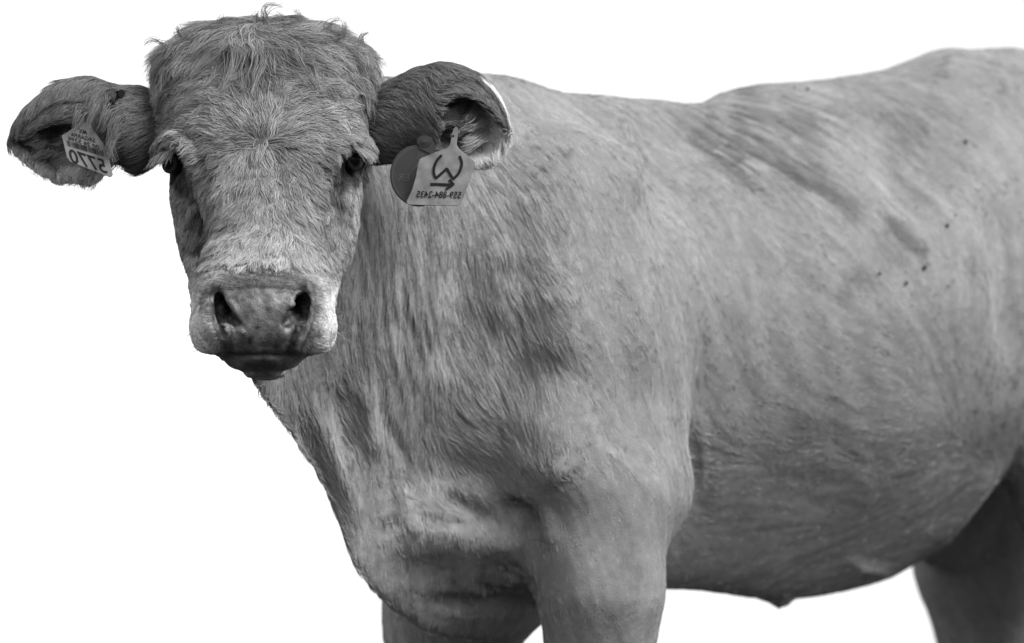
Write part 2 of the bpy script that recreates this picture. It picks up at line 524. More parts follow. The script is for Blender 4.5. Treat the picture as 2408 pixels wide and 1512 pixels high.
BODY_LINES = [   # points, width, millimetres
    ([(1385, 235), (1440, 280), (1480, 370), (1492, 500)], 38, 11), ([(1450, 235), (1520, 320), (1550, 470), (1535, 640)], 40, -9),
    ([(1480, 480), (1500, 640), (1520, 820), (1545, 960)], 42, 14),
    ([(1536, 650), (1552, 800), (1572, 940), (1608, 1020), (1636, 1110), (1640, 1190), (1600, 1290)], 30, -5),
    ([(1400, 1040), (1460, 1085), (1520, 1135), (1568, 1192)], 22, 3), ([(1450, 1040), (1510, 1085), (1570, 1140)], 26, -3),
    ([(1170, 1180), (1225, 1198), (1252, 1225), (1262, 1270)], 17, -19), ([(1268, 1190), (1290, 1240), (1310, 1300)], 22, 7),
    ([(1010, 1145), (1080, 1180), (1130, 1208), (1190, 1230)], 20, -9),
    ([(905, 980), (935, 1030), (955, 1080), (960, 1150), (967, 1195)], 15, -4.5), ([(967, 1206), (1010, 1224), (1080, 1234), (1150, 1228)], 16, -5),
    ([(930, 1060), (935, 1140), (942, 1200)], 16, 3), ([(942, 1208), (915, 1238), (898, 1275)], 15, -4), ([(955, 1220), (990, 1255)], 16, 2),
    ([(1165, 1327), (1215, 1365), (1262, 1394)], 9, -8), ([(1197, 1322), (1232, 1352), (1262, 1380)], 8, -7), ([(1138, 1385), (1200, 1392), (1262, 1396)], 9, -8), ([(1120, 1372), (1160, 1392), (1215, 1404)], 9, -6), ([(1180, 1345), (1225, 1378)], 7, 4),
    ([(1000, 1412), (1100, 1425), (1200, 1420), (1280, 1412)], 18, -12),
    ([(1215, 590), (1228, 700), (1250, 810)], 44, -4), ([(1150, 540), (1176, 680), (1172, 800)], 42, 8), ([(1060, 560), (1072, 740), (1062, 900)], 48, -9),
    ([(1300, 640), (1320, 760), (1310, 880)], 60, 9), ([(1290, 1090), (1330, 1130)], 40, 8), ([(1150, 1010), (1230, 1040), (1280, 1060)], 40, -4),
    ([(705, 900), (760, 1020), (800, 1120), (850, 1250)], 22, 7), ([(780, 890), (812, 1000), (845, 1090)], 26, -6), ([(845, 860), (862, 980), (885, 1100)], 22, 8),
    ([(660, 930), (720, 1040), (770, 1140), (805, 1270)], 18, -4),
    ([(2150, 1325), (2230, 1250), (2310, 1150), (2405, 1055)], 20, 8),
    ([(2130, 165), (2230, 165), (2320, 195), (2430, 255)], 36, 22), ([(2220, 122), (2330, 140), (2430, 190)], 24, -20),
    ([(1985, 1322), (2050, 1345), (2110, 1352)], 14, 3), ([(1655, 985), (1657, 1080), (1652, 1172)], 8, 1.2), ([(2330, 420), (2372, 620), (2385, 900)], 45, -18), ([(2290, 420), (2320, 640), (2345, 940)], 50, 3),
]
BODY_BLOBS = [(1055, 1265, 85, 45, 4), (1175, 1278, 60, 35, 7), (2180, 330, 130, 150, -18), (1620, 330, 120, 70, -10), (1760, 700, 200, 300, 6), (1080, 1110, 90, 45, -8), (1350, 1300, 60, 70, 5), (1470, 1330, 60, 80, -4), (2130, 250, 200, 40, 6), (1640, 900, 40, 150, -6), (1000, 1340, 60, 40, -6)]
disp = np.zeros(len(V))
bm = (~is_ear & ~is_head) * front
for pts, w, mm in BODY_LINES:
    disp += bm * mm * 1.35e-3 * stroke(PX, PY, pts, w)
for x, y, rx, ry, mm in BODY_BLOBS:
    disp += bm * mm * 1.5e-3 * np.exp(-((PX - x) / rx) ** 2 - ((PY - y) / ry) ** 2)
# hanging skin folds of the turned neck
win = np.exp(-(np.clip(np.abs(PX - 945) - 60, 0, None) / 40) ** 2) * np.exp(-(np.clip(np.abs(PY - 720) - 200, 0, None) / 90) ** 2)
wob = vnoise(V * 14, 5) * 14
disp += bm * win *   .0010 * (1 + .8 * vnoise(V * 20, 6)) * np.sin(2 * np.pi * (PX - .05 * (PY - 700) + 2.2 * wob) / 27)
# faint ribs
rib = np.exp(-((PX - 1850) / 200) ** 2 - ((PY - 700) / 300) ** 2)
disp += bm * rib * .002 * np.sin(2 * np.pi * (PX - .25 * (PY - 700)) / 95)
disp += bm * .0014 * fbm(V * np.array([11, 11, 7]), 3)

HEAD_LINES = [  # mirrored about the face's mid line: offsets from column 614
    ([(-212, 296), (-150, 326), (-122, 372), (-110, 420), (-112, 470)], 12, -3.5), ([(-215, 322), (-165, 345), (-138, 390)], 22, 5),
    ([(-195, 420), (-165, 450), (-140, 500)], 14, -5), ([(-205, 430), (-185, 470)], 8, -4), ([(-178, 430), (-160, 470)], 7, 3),
    ([(-150, 560), (-165, 640)], 20, -4),
    ([(-102, 668), (-105, 705), (-103, 738), (-97, 766), (-86, 795), (-74, 824)], 8, -7), ([(-132, 680), (-136, 740), (-120, 800)], 18, 4),
    ([(-62, 790), (-40, 775)], 14, 5), ([(-94, 686), (-70, 722), (-56, 750)], 6, 4),
    ([(0, 690), (0, 800)], 14, -1.0), ([(0, 836), (0, 874)], 8, -2.5),
]
HX = HPX - np.interp(HPY, (0, 900), (611, 620))
for pts, w, mm in HEAD_LINES:
    disp += is_head * front * mm * 1e-3 * stroke(-np.abs(HX), HPY, pts, w)
disp += is_head * front * .0009 * fbm(V * 45, 9)
disp += is_head * front * .0006 * fbm(V * 150, 13) * ((np.abs(HX) < 95) & (HPY > 670) & (HPY < 830))
V = V + N * disp[:, None]
for _ in range(1):
    V = V + 0.3 * lap(V)
N = normals()
PX, PY = proj(V)
front = np.clip((-N[:, 1] + .25) / .4, 0, 1)

sm = lambda a, b, x: (lambda t: t * t * (3 - 2 * t))(np.clip((x - a) / (b - a), 0, 1))
def norm(a):
    return a / np.maximum(np.linalg.norm(a, axis=1), 1e-9)[:, None]

# flow over the body, as directions seen in the side/front plane
FLOW = [(900, 450, .05, 1), (900, 700, .05, 1), (950, 900, .12, 1), (1050, 600, .12, 1), (1150, 350, .3, 1), (1250, 500, .35, 1), (1200, 800, .3, 1), (1350, 350, .4, 1), (1400, 700, .35, 1), (1300, 950, .35, 1), (1500, 900, .5, 1), (1600, 420, .75, .8), (1650, 700, .7, .8), (1850, 600, .8, .6), (1650, 1000, .7, .8), (1800, 850, .85, .6), (2000, 800, .9, .4), (1750, 1150, 1, .45), (2000, 1100, 1, .2), (1800, 1330, 1, .1), (2150, 1150, 1, -.1), (1600, 245, .9, .35), (1800, 260, .9, .4), (1750, 350, .8, .6), (2000, 260, 1, .3), (2200, 200, 1, .35), (2250, 420, .5, .8), (2300, 600, -.2, .9), (2300, 900, .5, .6), (2100, 500, .8, .7), (1000, 1100, .25, 1), (1150, 1060, .9, .5), (1050, 1300, .15, 1), (1200, 1300, .3, 1), (1420, 1150, .55, .9), (1420, 1400, .35, 1), (1050, 1480, .1, 1), (700, 950, .5, 1), (800, 1150, .4, 1), (760, 1000, .45, 1), (2300, 1400, .2, 1), (2380, 300, .5, .9)]
fl = np.array(FLOW, float)
wsum = np.zeros(len(V)); fx = np.zeros(len(V)); fy = np.zeros(len(V))
for x, y, dx, dy in FLOW:
    w = 1 / (((PX - x) ** 2 + (PY - y) ** 2) / 120 ** 2 + .15) ** 1.8
    l_ = math.hypot(dx, dy)
    fx += w * dx / l_; fy += w * dy / l_
wob = fbm(V * 6, 71)
ang = (.35 * wob + .25 * fbm(V * 22, 75)) * (1 - .65 * sm(1350, 1150, PX))
fx, fy = fx * np.cos(ang) - fy * np.sin(ang), fx * np.sin(ang) + fy * np.cos(ang)
# flow over the face
ox = HX
hx_, hy_ = HPX, HPY
sg_ = np.sign(ox) * (1 - np.exp(-np.abs(ox) / 22))
arch = (sg_ * 1.0, -1.5 * np.exp(-np.abs(ox) / 62) + .25 * np.clip((np.abs(ox) - 60) / 150, 0, 1))
fan = (ox / 120 * (1 - .55 * sm(420, 600, hy_)), np.ones(len(V)))
rad = (hx_ - 598, np.where(hy_ < 60, -.12 * np.abs(hx_ - 598) * .6 + 2, (hy_ - 54) * .62 + 4) + .12 * np.abs(hx_ - 598))
l_ = np.hypot(*rad) + 1e-6; rad = (rad[0] / l_, rad[1] / l_)
muz = (ox / 110, (hy_ - 690) / 90)
cheek = (np.sign(ox) * .25, np.ones(len(V)))
def mixf(a, b, t):
    return (a[0] * (1 - t) + b[0] * t, a[1] * (1 - t) + b[1] * t)
f_ = mixf(rad, arch, sm(165, 205, hy_))
f_ = mixf(f_, fan, sm(-.6, 1.0, (hy_ - 330) / (14 + .75 * np.abs(ox))))
f_ = mixf(f_, cheek, sm(120, 175, np.abs(ox)) * sm(400, 450, hy_))
f_ = mixf(f_, muz, sm(625, 670, hy_))
hang = .3 * fbm(V * 30, 81) + .15 * fbm(V * 70, 85) + .5 * np.exp(-((hx_ - 612) / 60) ** 2 - ((hy_ - 530) / 50) ** 2) * fbm(V * 40, 87)
f_ = (f_[0] * np.cos(hang) - f_[1] * np.sin(hang), f_[0] * np.sin(hang) + f_[1] * np.cos(hang))
fx = np.where(is_head, f_[0], fx); fy = np.where(is_head, f_[1], fy)
# flow over the ears
er, ec = ear_i // 90, ear_i % 90
es = er / 79.0; ephi = ec / 89.0
ctr = [E_.mean(1) for E_ in (EAR_R, EAR_L)]
shp = [E_ for E_ in (EAR_R, EAR_L)]
inner = np.zeros(len(V), bool)
for e_ in (0, 1):
    m = is_ear & (ear_w == e_)
    sp = shp[e_].reshape(-1, 3)[ear_i[m]]
    cc = ctr[e_][er[m]]
    ro_ = sp - cc
    rw = np.stack([ro_[:, 0] * KH, ro_[:, 2] * S, -ro_[:, 1] * KH], 1)
    inner[m] = (norm(rw) * N[m]).sum(1) < -.1
    sgn = 1 if e_ == 0 else -1
    top_ = np.exp(-((ephi[m] - .25) / .28) ** 2)
    ex = sgn * (.95 - .55 * sm(.25, .6, es[m])); ey = .35 + .75 * sm(.15, .6, es[m])
    ex = np.where(inner[m], sgn * .9, ex); ey = np.where(inner[m], .45, ey)
    lip = (ephi[m] < .14) & (es[m] > .5) & ~inner[m]
    ex = np.where(lip, sgn * 1.0, ex); ey = np.where(lip, .25 + .5 * sm(.6, .9, es[m]), ey)
    low = (ephi[m] > .86)
    ex = np.where(low, sgn * .35, ex); ey = np.where(low, 1, ey)
    a2 = .22 * fbm(V[m] * 25, 91)
    fx[m] = ex * np.cos(a2) - ey * np.sin(a2); fy[m] = ex * np.sin(a2) + ey * np.cos(a2)
T = np.stack([fx, 0 * fx, -fy], 1)
T = T - N * (N * T).sum(1)[:, None]
T = norm(T)


# locks: white noise smeared along the lie of the coat
def smear(freq, reach, n, seed):
    v = 0
    for q in np.linspace(-reach, reach, n):
        v = v + vnoise((V + T * q) * freq + 40, seed)
    return v / v.std()
locks = smear(300, .022, 9, 15)
locks2 = smear(115, .05, 9, 16)
locks3 = smear(70, .13, 11, 17)
locks2 = np.clip(locks2, -2.2, 2.2); locks = np.clip(locks, -2.2, 2.2)
V = V + N * (.00045 * locks2 * (~is_ear) * front * np.where(is_head, .5, .55))[:, None]
N = normals()

# ---------------------------------------------------------------- coat pattern: pale hide, darker muzzle, eye stains, dried dirt, plus painted nostril shade and ear backlight
tone = np.full(len(V), 0.30)
tone *= 1 + .04 * fbm(V * 9, 21) + .04 * fbm(V * 26, 31) + np.where(is_head, .05, .03) * locks + .05 * locks2 + .055 * locks3 * (1 + 1.2 * sm(1250, 1050, PX))
nz1 = fbm(V * 60, 41)
nz2 = fbm(V * 130, 51)
def stain_or_shade(mask, px, py, pts, w, mul, rough=.5):
    global tone
    d = poly_dist(px, py, pts) / w if len(pts) > 1 else np.hypot(px - pts[0][0], py - pts[0][1]) / w
    d = d + rough * .5 * nz1 + rough * .3 * nz2 + rough * .22 * locks2
    a = mask * (1 - sm(.25, 1.35, d))
    tone = tone * (1 - a * (1 - mul) * np.clip(.8 + .35 * nz1 * rough, .3, 1.1))
hd = is_head.astype(float); bdm = (~is_head & ~is_ear).astype(float) * (front > .05)
tone = np.where(is_head, .235 * tone / .30, tone)
tone = np.where(is_head & (HPY < 210), tone * (1 - .06 * sm(210, 120, HPY)), tone)
tone = np.where(is_head, tone * (1 + .22 * sm(430, 600, HPY) * np.exp(-(HX / 150) ** 2)), tone)
# pale ring round the muzzle, dark nose pad
ring = hd * sm(600, 740, HPY + 8 * nz1)
tone = tone * (1 + .25 * ring + 1.4 * sm(640, 720, HPY) * hd * sm(105, 150, np.abs(HX)))
pad_top = poly_dist(HPX, HPY, [(540, 678), (580, 668), (660, 668), (700, 678)])
pad = hd * np.clip(sm(664, 690, HPY + 5 * nz1) * sm(0, 14, 100 - .22 * (HPY - 690) - np.abs(HX) + 5 * nz1) , 0, 1) * sm(842, 826, HPY)
padtone = .105 * np.clip(1 + .42 * fbm(V * 85, 61) + .40 * nz2 + .35 * vnoise(V * 300, 66), .25, 2)
pinkish = np.exp(-((HPX - 660) / 50) ** 2 - ((HPY - 700) / 32) ** 2) + .5 * np.exp(-((HPX - 560) / 30) ** 2 - ((HPY - 705) / 25) ** 2)
padtone = padtone * (1 + .75 * pinkish * sm(-.1, .35, nz1 + .2)) 
tone = tone * (1 - pad) + pad * padtone
stain_or_shade(hd, HPX, HPY, [(545, 664), (620, 654), (690, 664)], 32, .30, .5)
stain_or_shade(hd, HPX, HPY, [(545, 775), (560, 790)], 18, 1.5, .3)
for s in (-1, 1):
    L_ = lambda pts: [(613 + s * abs(x), y) for x, y in pts]
    stain_or_shade(hd, HPX, HPY, L_([(102, 674), (103, 705), (100, 738), (94, 766), (83, 795), (70, 822)]), 15, .04, .7)
    stain_or_shade(hd, HPX, HPY, L_([(99, 690), (88, 730), (62, 756)]), 19, .07, .3)  # nostril hollow: its shade painted into the skin tone
    stain_or_shade(hd, HPX, HPY, L_([(118, 690), (124, 730)]), 20, .35, 1.1)
    stain_or_shade(hd, HPX, HPY, L_([(68, 770), (56, 784)]), 13, 2.1, .4)
    stain_or_shade(hd, HPX, HPY, L_([(208, 384)]), 46, .22, .2)
stain_or_shade(hd, HPX, HPY, [(425, 415), (445, 435), (470, 465), (478, 505), (470, 560)], 36, .32, 1.0)
stain_or_shade(hd, HPX, HPY, [(478, 480), (484, 520), (480, 555)], 14, .2, 1.2)
stain_or_shade(hd, HPX, HPY, [(405, 420), (430, 445)], 24, .38, .8)
stain_or_shade(hd, HPX, HPY, [(828, 400), (800, 420), (775, 445)], 36, .24, .9)
stain_or_shade(hd, HPX, HPY, [(800, 450), (815, 490), (820, 520)], 12, .55, 1.3)
stain_or_shade(hd, HPX, HPY, [(772, 560)], 18, .6, .8)
stain_or_shade(hd, HPX, HPY, [(760, 520), (770, 580), (800, 620)], 40, .82, .8)
stain_or_shade(hd, HPX, HPY, [(540, 840), (620, 850), (690, 838)], 34, .17, .2)
stain_or_shade(hd, HPX, HPY, [(585, 860), (660, 858)], 22, .32, .3)
for x, y in ((530, 593), (545, 600), (500, 645), (865, 566), (806, 240)):
    stain_or_shade(hd, HPX, HPY, [(x, y)], 6, .25, .2)
for pts, w, mul, ro in [
    ([(1600, 285), (1660, 300), (1720, 300)], 34, .74, 1), ([(1740, 245), (1830, 275), (1900, 290)], 32, .72, 1), ([(1745, 310), (1735, 355), (1725, 380)], 34, .58, 1.1),
    ([(1790, 335), (1845, 382), (1918, 424), (1962, 460), (1998, 500)], 27, .52, .8), ([(1640, 330), (1665, 350)], 26, .68, 1), ([(1883, 300), (1910, 330)], 46, .74, 1.1), ([(1815, 425), (1860, 440)], 44, .72, 1.1),
    ([(1680, 380), (1740, 420)], 30, .75, 1.1), ([(1980, 250), (2060, 230), (2160, 250)], 50, .8, 1.1), ([(2140, 310), (2200, 330), (2200, 400)], 62, .78, .9), ([(2100, 360), (2120, 460)], 40, .86, 1),
    ([(2098, 528), (2130, 555), (2168, 594)], 22, .55, .9), ([(2075, 570), (2100, 620)], 26, .8, 1.2), ([(2000, 642), (2040, 655)], 24, .74, 1), ([(1987, 690)], 18, .74, .9), ([(2285, 610)], 32, .84, .9), ([(1750, 219)], 22, .75, .8), ([(1870, 600), (1900, 680)], 50, .88, 1),
    ([(1890, 1000), (1960, 1010)], 60, .85, 1.1), ([(1850, 1100), (1960, 1120)], 44, .82, 1.1), ([(1990, 1180)], 60, .85, 1), ([(1480, 1330), (1450, 1420)], 40, .85, 1), ([(1660, 250), (1670, 300)], 12, .7, 1),
    ([(1655, 1000), (1655, 1165)], 8, 1.25, .3)]:
    stain_or_shade(bdm, PX, PY, pts, w * 1.15, mul ** 1.45 if mul < 1 else mul, ro)
r2 = np.random.default_rng(3)
SP = [(2226, 533, 8, .3), (2267, 339, 8, .4), (2174, 631, 9, .3), (2125, 667, 7, .4), (2061, 644, 9, .6), (2311, 504, 6, .5), (2242, 509, 6, .5), (2224, 674, 6, .5), (1898, 213, 9, .6), (1865, 210, 6, .6), (2121, 1054, 6, .4), (1957, 1197, 7, .4), (2378, 957, 6, .5), (1870, 1260, 8, .6), (1842, 1398, 9, .5)]
SP += [(r2.uniform(2130, 2380), r2.uniform(380, 860), r2.uniform(3.5, 6), r2.uniform(.5, .75)) for _ in range(10)]
tone = np.where(is_ear, .27, tone)
edge = is_ear & ((ephi > .86) | ((ear_w == 0) & (HPX > 1092 + .12 * np.abs(HPY - 300)) & (ephi > .2)))
tone = np.where(is_ear, .125 * (1 + .08 * locks), tone)
tone = np.where(edge, .58, tone)  # pale fringe hair, with backlight painted into its tone
tone = np.where(is_ear & inner & ~edge, .25 * (1 + .55 * vnoise(V * 55, 77)), tone)
tone = np.clip(tone, .012, .75)


def mesh_from(name, V, Q, smooth=True):
    me = bpy.data.meshes.new(name)
    me.vertices.add(len(V)); me.vertices.foreach_set('co', V.astype(np.float32).ravel())
    me.loops.add(Q.size); me.loops.foreach_set('vertex_index', Q.astype(np.int32).ravel())
    me.polygons.add(len(Q)); me.polygons.foreach_set('loop_start', np.arange(0, Q.size, Q.shape[1], dtype=np.int32))
    me.update(calc_edges=True)
    me.validate()
    if smooth:
        me.polygons.foreach_set('use_smooth', np.ones(len(me.polygons), bool))
    return me
me = mesh_from('cow', V, Q)
cow = bpy.data.objects.new('cow', me)
C.objects.link(cow)
cow['label'] = 'pale cow with shaggy poll standing and facing the camera'
cow['category'] = 'cow'
if CLAY:
    m = bpy.data.materials.new('clay'); m.use_nodes = True
    m.node_tree.nodes['Principled BSDF'].inputs['Base Color'].default_value = (.4, .4, .4, 1)
    m.node_tree.nodes['Principled BSDF'].inputs['Roughness'].default_value = .8
    me.materials.append(m)
def mat(name, base=.4, rough=.7, spec=.2, noise=None, attr=None, attr_mul=1.0, bump=None):
    m = bpy.data.materials.new(name); m.use_nodes = True
    t = m.node_tree; p = t.nodes['Principled BSDF']
    p.inputs['Roughness'].default_value = rough
    p.inputs['Specular IOR Level'].default_value = spec
    p.inputs['Base Color'].default_value = (base, base, base, 1)
    if attr:
        a = t.nodes.new('ShaderNodeAttribute'); a.attribute_name = attr
        mu = t.nodes.new('ShaderNodeMath'); mu.operation = 'MULTIPLY'; mu.inputs[1].default_value = attr_mul
        t.links.new(a.outputs['Fac'], mu.inputs[0])
        last = mu.outputs[0]
        t.links.new(last, p.inputs['Base Color'])
    if noise:
        sc_, lo, hi = noise
        n = t.nodes.new('ShaderNodeTexNoise'); n.inputs['Scale'].default_value = sc_; n.inputs['Detail'].default_value = 6
        tc = t.nodes.new('ShaderNodeTexCoord'); t.links.new(tc.outputs['Object'], n.inputs['Vector'])
        mr = t.nodes.new('ShaderNodeMapRange'); mr.inputs[1].default_value = .3; mr.inputs[2].default_value = .7; mr.inputs[3].default_value = lo; mr.inputs[4].default_value = hi
        t.links.new(n.outputs['Fac'], mr.inputs[0])
        t.links.new(mr.outputs[0], p.inputs['Base Color'])
    if bump:
        n = t.nodes.new('ShaderNodeTexNoise'); n.inputs['Scale'].default_value = bump[0]; n.inputs['Detail'].default_value = 4
        tc = t.nodes.new('ShaderNodeTexCoord'); t.links.new(tc.outputs['Object'], n.inputs['Vector'])
        b = t.nodes.new('ShaderNodeBump'); b.inputs['Strength'].default_value = bump[1]; b.inputs['Distance'].default_value = bump[2]
        t.links.new(n.outputs['Fac'], b.inputs['Height']); t.links.new(b.outputs[0], p.inputs['Normal'])
    return m

bare = (pad > .7) | (is_head & ((HPY > 824) & (np.abs(HX) < 100) | (poly_dist(np.abs(HX), HPY, [(104, 674), (106, 705), (104, 738), (97, 766), (86, 795), (72, 822)]) < 13)))
under = np.where(bare, .8, np.where(is_head | is_ear, .34, .6))      # skin darkened under the fur: shade in the gaps between hairs, painted in
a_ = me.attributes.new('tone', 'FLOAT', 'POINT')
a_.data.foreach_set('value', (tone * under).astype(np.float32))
if not CLAY:
    wet = np.where(pad > .5, 1.0, 0.0)
    a2_ = me.attributes.new('wet', 'FLOAT', 'POINT'); a2_.data.foreach_set('value', wet.astype(np.float32))
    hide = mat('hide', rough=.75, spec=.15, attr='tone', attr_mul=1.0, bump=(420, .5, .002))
    ht = hide.node_tree; hp = ht.nodes['Principled BSDF']
    wa = ht.nodes.new('ShaderNodeAttribute'); wa.attribute_name = 'wet'
    for sock, lo, hi in (('Roughness', .78, .42), ('Specular IOR Level', .15, .5)):
        mr = ht.nodes.new('ShaderNodeMapRange'); mr.inputs[3].default_value = lo; mr.inputs[4].default_value = hi
        ht.links.new(wa.outputs['Fac'], mr.inputs[0]); ht.links.new(mr.outputs[0], hp.inputs[sock])
    me.materials.append(hide)

ground_v = np.array([(-3000, -3000, 0), (3000, -3000, 0), (3000, 3000, 0), (-3000, 3000, 0)], float)
gme = mesh_from('ground', ground_v, np.array([[0, 1, 2, 3]]), False)
ground = bpy.data.objects.new('ground', gme); C.objects.link(ground)
ground['kind'] = 'structure'
gme.materials.append(mat('dark_turf', .05, .9, .1, noise=(3.0, .02, .045)))

def part(name, me_, parent=cow):
    o = bpy.data.objects.new(name, me_); C.objects.link(o); o.parent = parent
    return o

# ---------------------------------------------------------------- hair
inframe = (PX > -60) & (PX < 2480) & (PY > -60) & (PY < 1580)
vis = np.where(inframe & (N[:, 1] < .25), 1.0, np.where(inframe & (N[:, 1] < .65), .7, .10))
T0 = np.concatenate([Q[:, [0, 1, 2]], Q[:, [0, 2, 3]]])
ta = np.linalg.norm(np.cross(V[T0[:, 1]] - V[T0[:, 0]], V[T0[:, 2]] - V[T0[:, 0]]), axis=1) / 2
hair_mat = {}
def grow(name, wv, n, length, lift, clump_n, clump, wave, freq, rad_, tonemul=1.0, K=6, droop=0.0, tvar=.13, rough_=.25, seed=1, tip_bright=0.0, curl=0.0, follow=False, lv=(.65, 1.2)):
    g = np.random.default_rng(seed)
    wt = ta * wv[T0].mean(1)
    wt = wt * (wv[T0].min(1) > 0)
    cum = np.cumsum(wt); cum /= cum[-1]
    ti = np.searchsorted(cum, g.random(n))
    r1, r2_ = np.sqrt(g.random(n)), g.random(n)
    bc = np.stack([1 - r1, r1 * (1 - r2_), r1 * r2_], 1)
    idx_ = T0[ti]
    ip = lambda A: (A[idx_] * (bc[:, :, None] if A.ndim == 2 else bc)).sum(1)
    P, n_, t_ = ip(V), norm(ip(N)), ip(T)
    L = ip(length) * g.uniform(*lv, n)
    lf = ip(lift) if isinstance(lift, np.ndarray) else np.full(n, lift)
    tn = ip(tone) * tonemul
    t_ = norm(t_ + rough_ * g.normal(size=(n, 3)))
    t_ = norm(t_ - n_ * (t_ * n_).sum(1)[:, None] * .9)
    b_ = np.cross(n_, t_)
    s = np.linspace(0, 1, K)[None, :, None]
    ph = g.uniform(0, 6.28, n)[:, None, None]
    fr_ = (freq * g.uniform(.7, 1.3, n))[:, None, None]
    Ls = L[:, None, None]
    pts = P[:, None, :] - n_[:, None, :] * .0008 + Ls * (t_[:, None, :] * s + n_[:, None, :] * (lf[:, None, None] * s * (1.25 - s) * 1.6))
    pts = pts + b_[:, None, :] * Ls * wave * np.sin(2 * np.pi * fr_ * s + ph) * s ** .7
    if curl:
        pts = pts + n_[:, None, :] * Ls * curl * np.cos(2 * np.pi * fr_ * s + ph) * s
    if droop:
        pts[:, :, 2] -= (Ls * droop * s ** 2)[:, :, 0]
    if follow:
        ci = g.choice(n, clump_n, replace=False)
        kd = kdtree.KDTree(clump_n)
        for q, i in enumerate(ci):
            kd.insert(P[i], q)
        kd.balance()
        own = np.array([kd.find(p)[1] for p in P])
        path = [P[ci]]; nn = [n_[ci]]
        step = (L[ci] / (K - 1))[:, None]
        jit = norm(t_[ci]) - ip(T)[ci]
        p = P[ci]
        for k_ in range(K - 1):
            vi = np.array([vkd.find(q)[1] for q in p])
            d_ = norm(T[vi] + .7 * jit)
            d_ = norm(d_ - N[vi] * (d_ * N[vi]).sum(1)[:, None])
            p = p + d_ * step
            vi = np.array([vkd.find(q)[1] for q in p])
            p = p - N[vi] * ((p - V[vi]) * N[vi]).sum(1)[:, None]
            path.append(p); nn.append(N[vi])
        path = np.stack(path, 1); nn = np.stack(nn, 1)
        ratio = (L / L[ci][own])[:, None, None]
        dev = (t_ - t_[ci][own])[:, None, :] * Ls * s * (1 - clump) * .8
        pts = P[:, None, :] + (path - path[:, :1])[own] * ratio + dev
        pts = pts + nn[own] * (Ls * lf[:, None, None] * s * (1.25 - s) * 1.6 - .0006)
        pts = pts + b_[:, None, :] * Ls * wave * np.sin(2 * np.pi * fr_ * s + ph) * s ** .7
        pull = clump * s ** 1.1
        pts = pts + pull * (P[ci][own] - P)[:, None, :] * .8
        tn = tn * (1 + g.normal(0, tvar * .75, clump_n)[own])
    elif clump_n:
        ci = g.choice(n, clump_n, replace=False)
        kd = kdtree.KDTree(clump_n)
        for q, i in enumerate(ci):
            kd.insert(P[i], q)
        kd.balance()
        own = np.array([kd.find(p)[1] for p in P])
        tgt = pts[ci][own]
        rootd = (P - P[ci][own])[:, None, :]
        ratio = (L / L[ci][own])[:, None, None]
        pull = clump * s ** 1.1
        tg = tgt[:, :1] + (tgt - tgt[:, :1]) * ratio + rootd * .18
        pts = pts * (1 - pull) + tg * pull
        tn = tn * (1 + g.normal(0, tvar * .75, clump_n)[own])
    tn = np.clip(tn * (1 + g.normal(0, tvar, n)), .012, .75)
    cv = bpy.data.hair_curves.new(name)
    cv.add_curves([K] * n)
    cv.attributes['position'].data.foreach_set('vector', pts.astype(np.float32).ravel())
    ra = cv.attributes.new('radius', 'FLOAT', 'POINT')
    prof = np.array([1, 1, .95, .85, .65, .25]) if K == 6 else np.interp(np.linspace(0, 1, K), [0, .6, 1], [1, .9, .2])
    rv = (rad_ * g.uniform(.7, 1.25, n))[:, None] * prof[None, :]
    ra.data.foreach_set('value', rv.astype(np.float32).ravel())
    at = cv.attributes.new('tone', 'FLOAT', 'POINT')
    tp = tn[:, None] * (1 + tip_bright * np.linspace(-.5, 1, K)[None, :])
    at.data.foreach_set('value', tp.astype(np.float32).ravel())
    if 'hair' not in hair_mat:
        hm = mat('hair_fibre', rough=.6, spec=.12, attr='tone')
        t_ = hm.node_tree; pb = t_.nodes['Principled BSDF']
        tr_ = t_.nodes.new('ShaderNodeBsdfTranslucent'); mx_ = t_.nodes.new('ShaderNodeMixShader'); mx_.inputs[0].default_value = .16
        t_.links.new(pb.inputs['Base Color'].links[0].from_socket, tr_.inputs[0])
        t_.links.new(pb.outputs[0], mx_.inputs[1]); t_.links.new(tr_.outputs[0], mx_.inputs[2])
        t_.links.new(mx_.outputs[0], t_.nodes['Material Output'].inputs[0])
        hair_mat['hair'] = hm
    cv.materials.append(hair_mat['hair'])
    o = part(name, cv); o['kind'] = 'stuff'
    return o

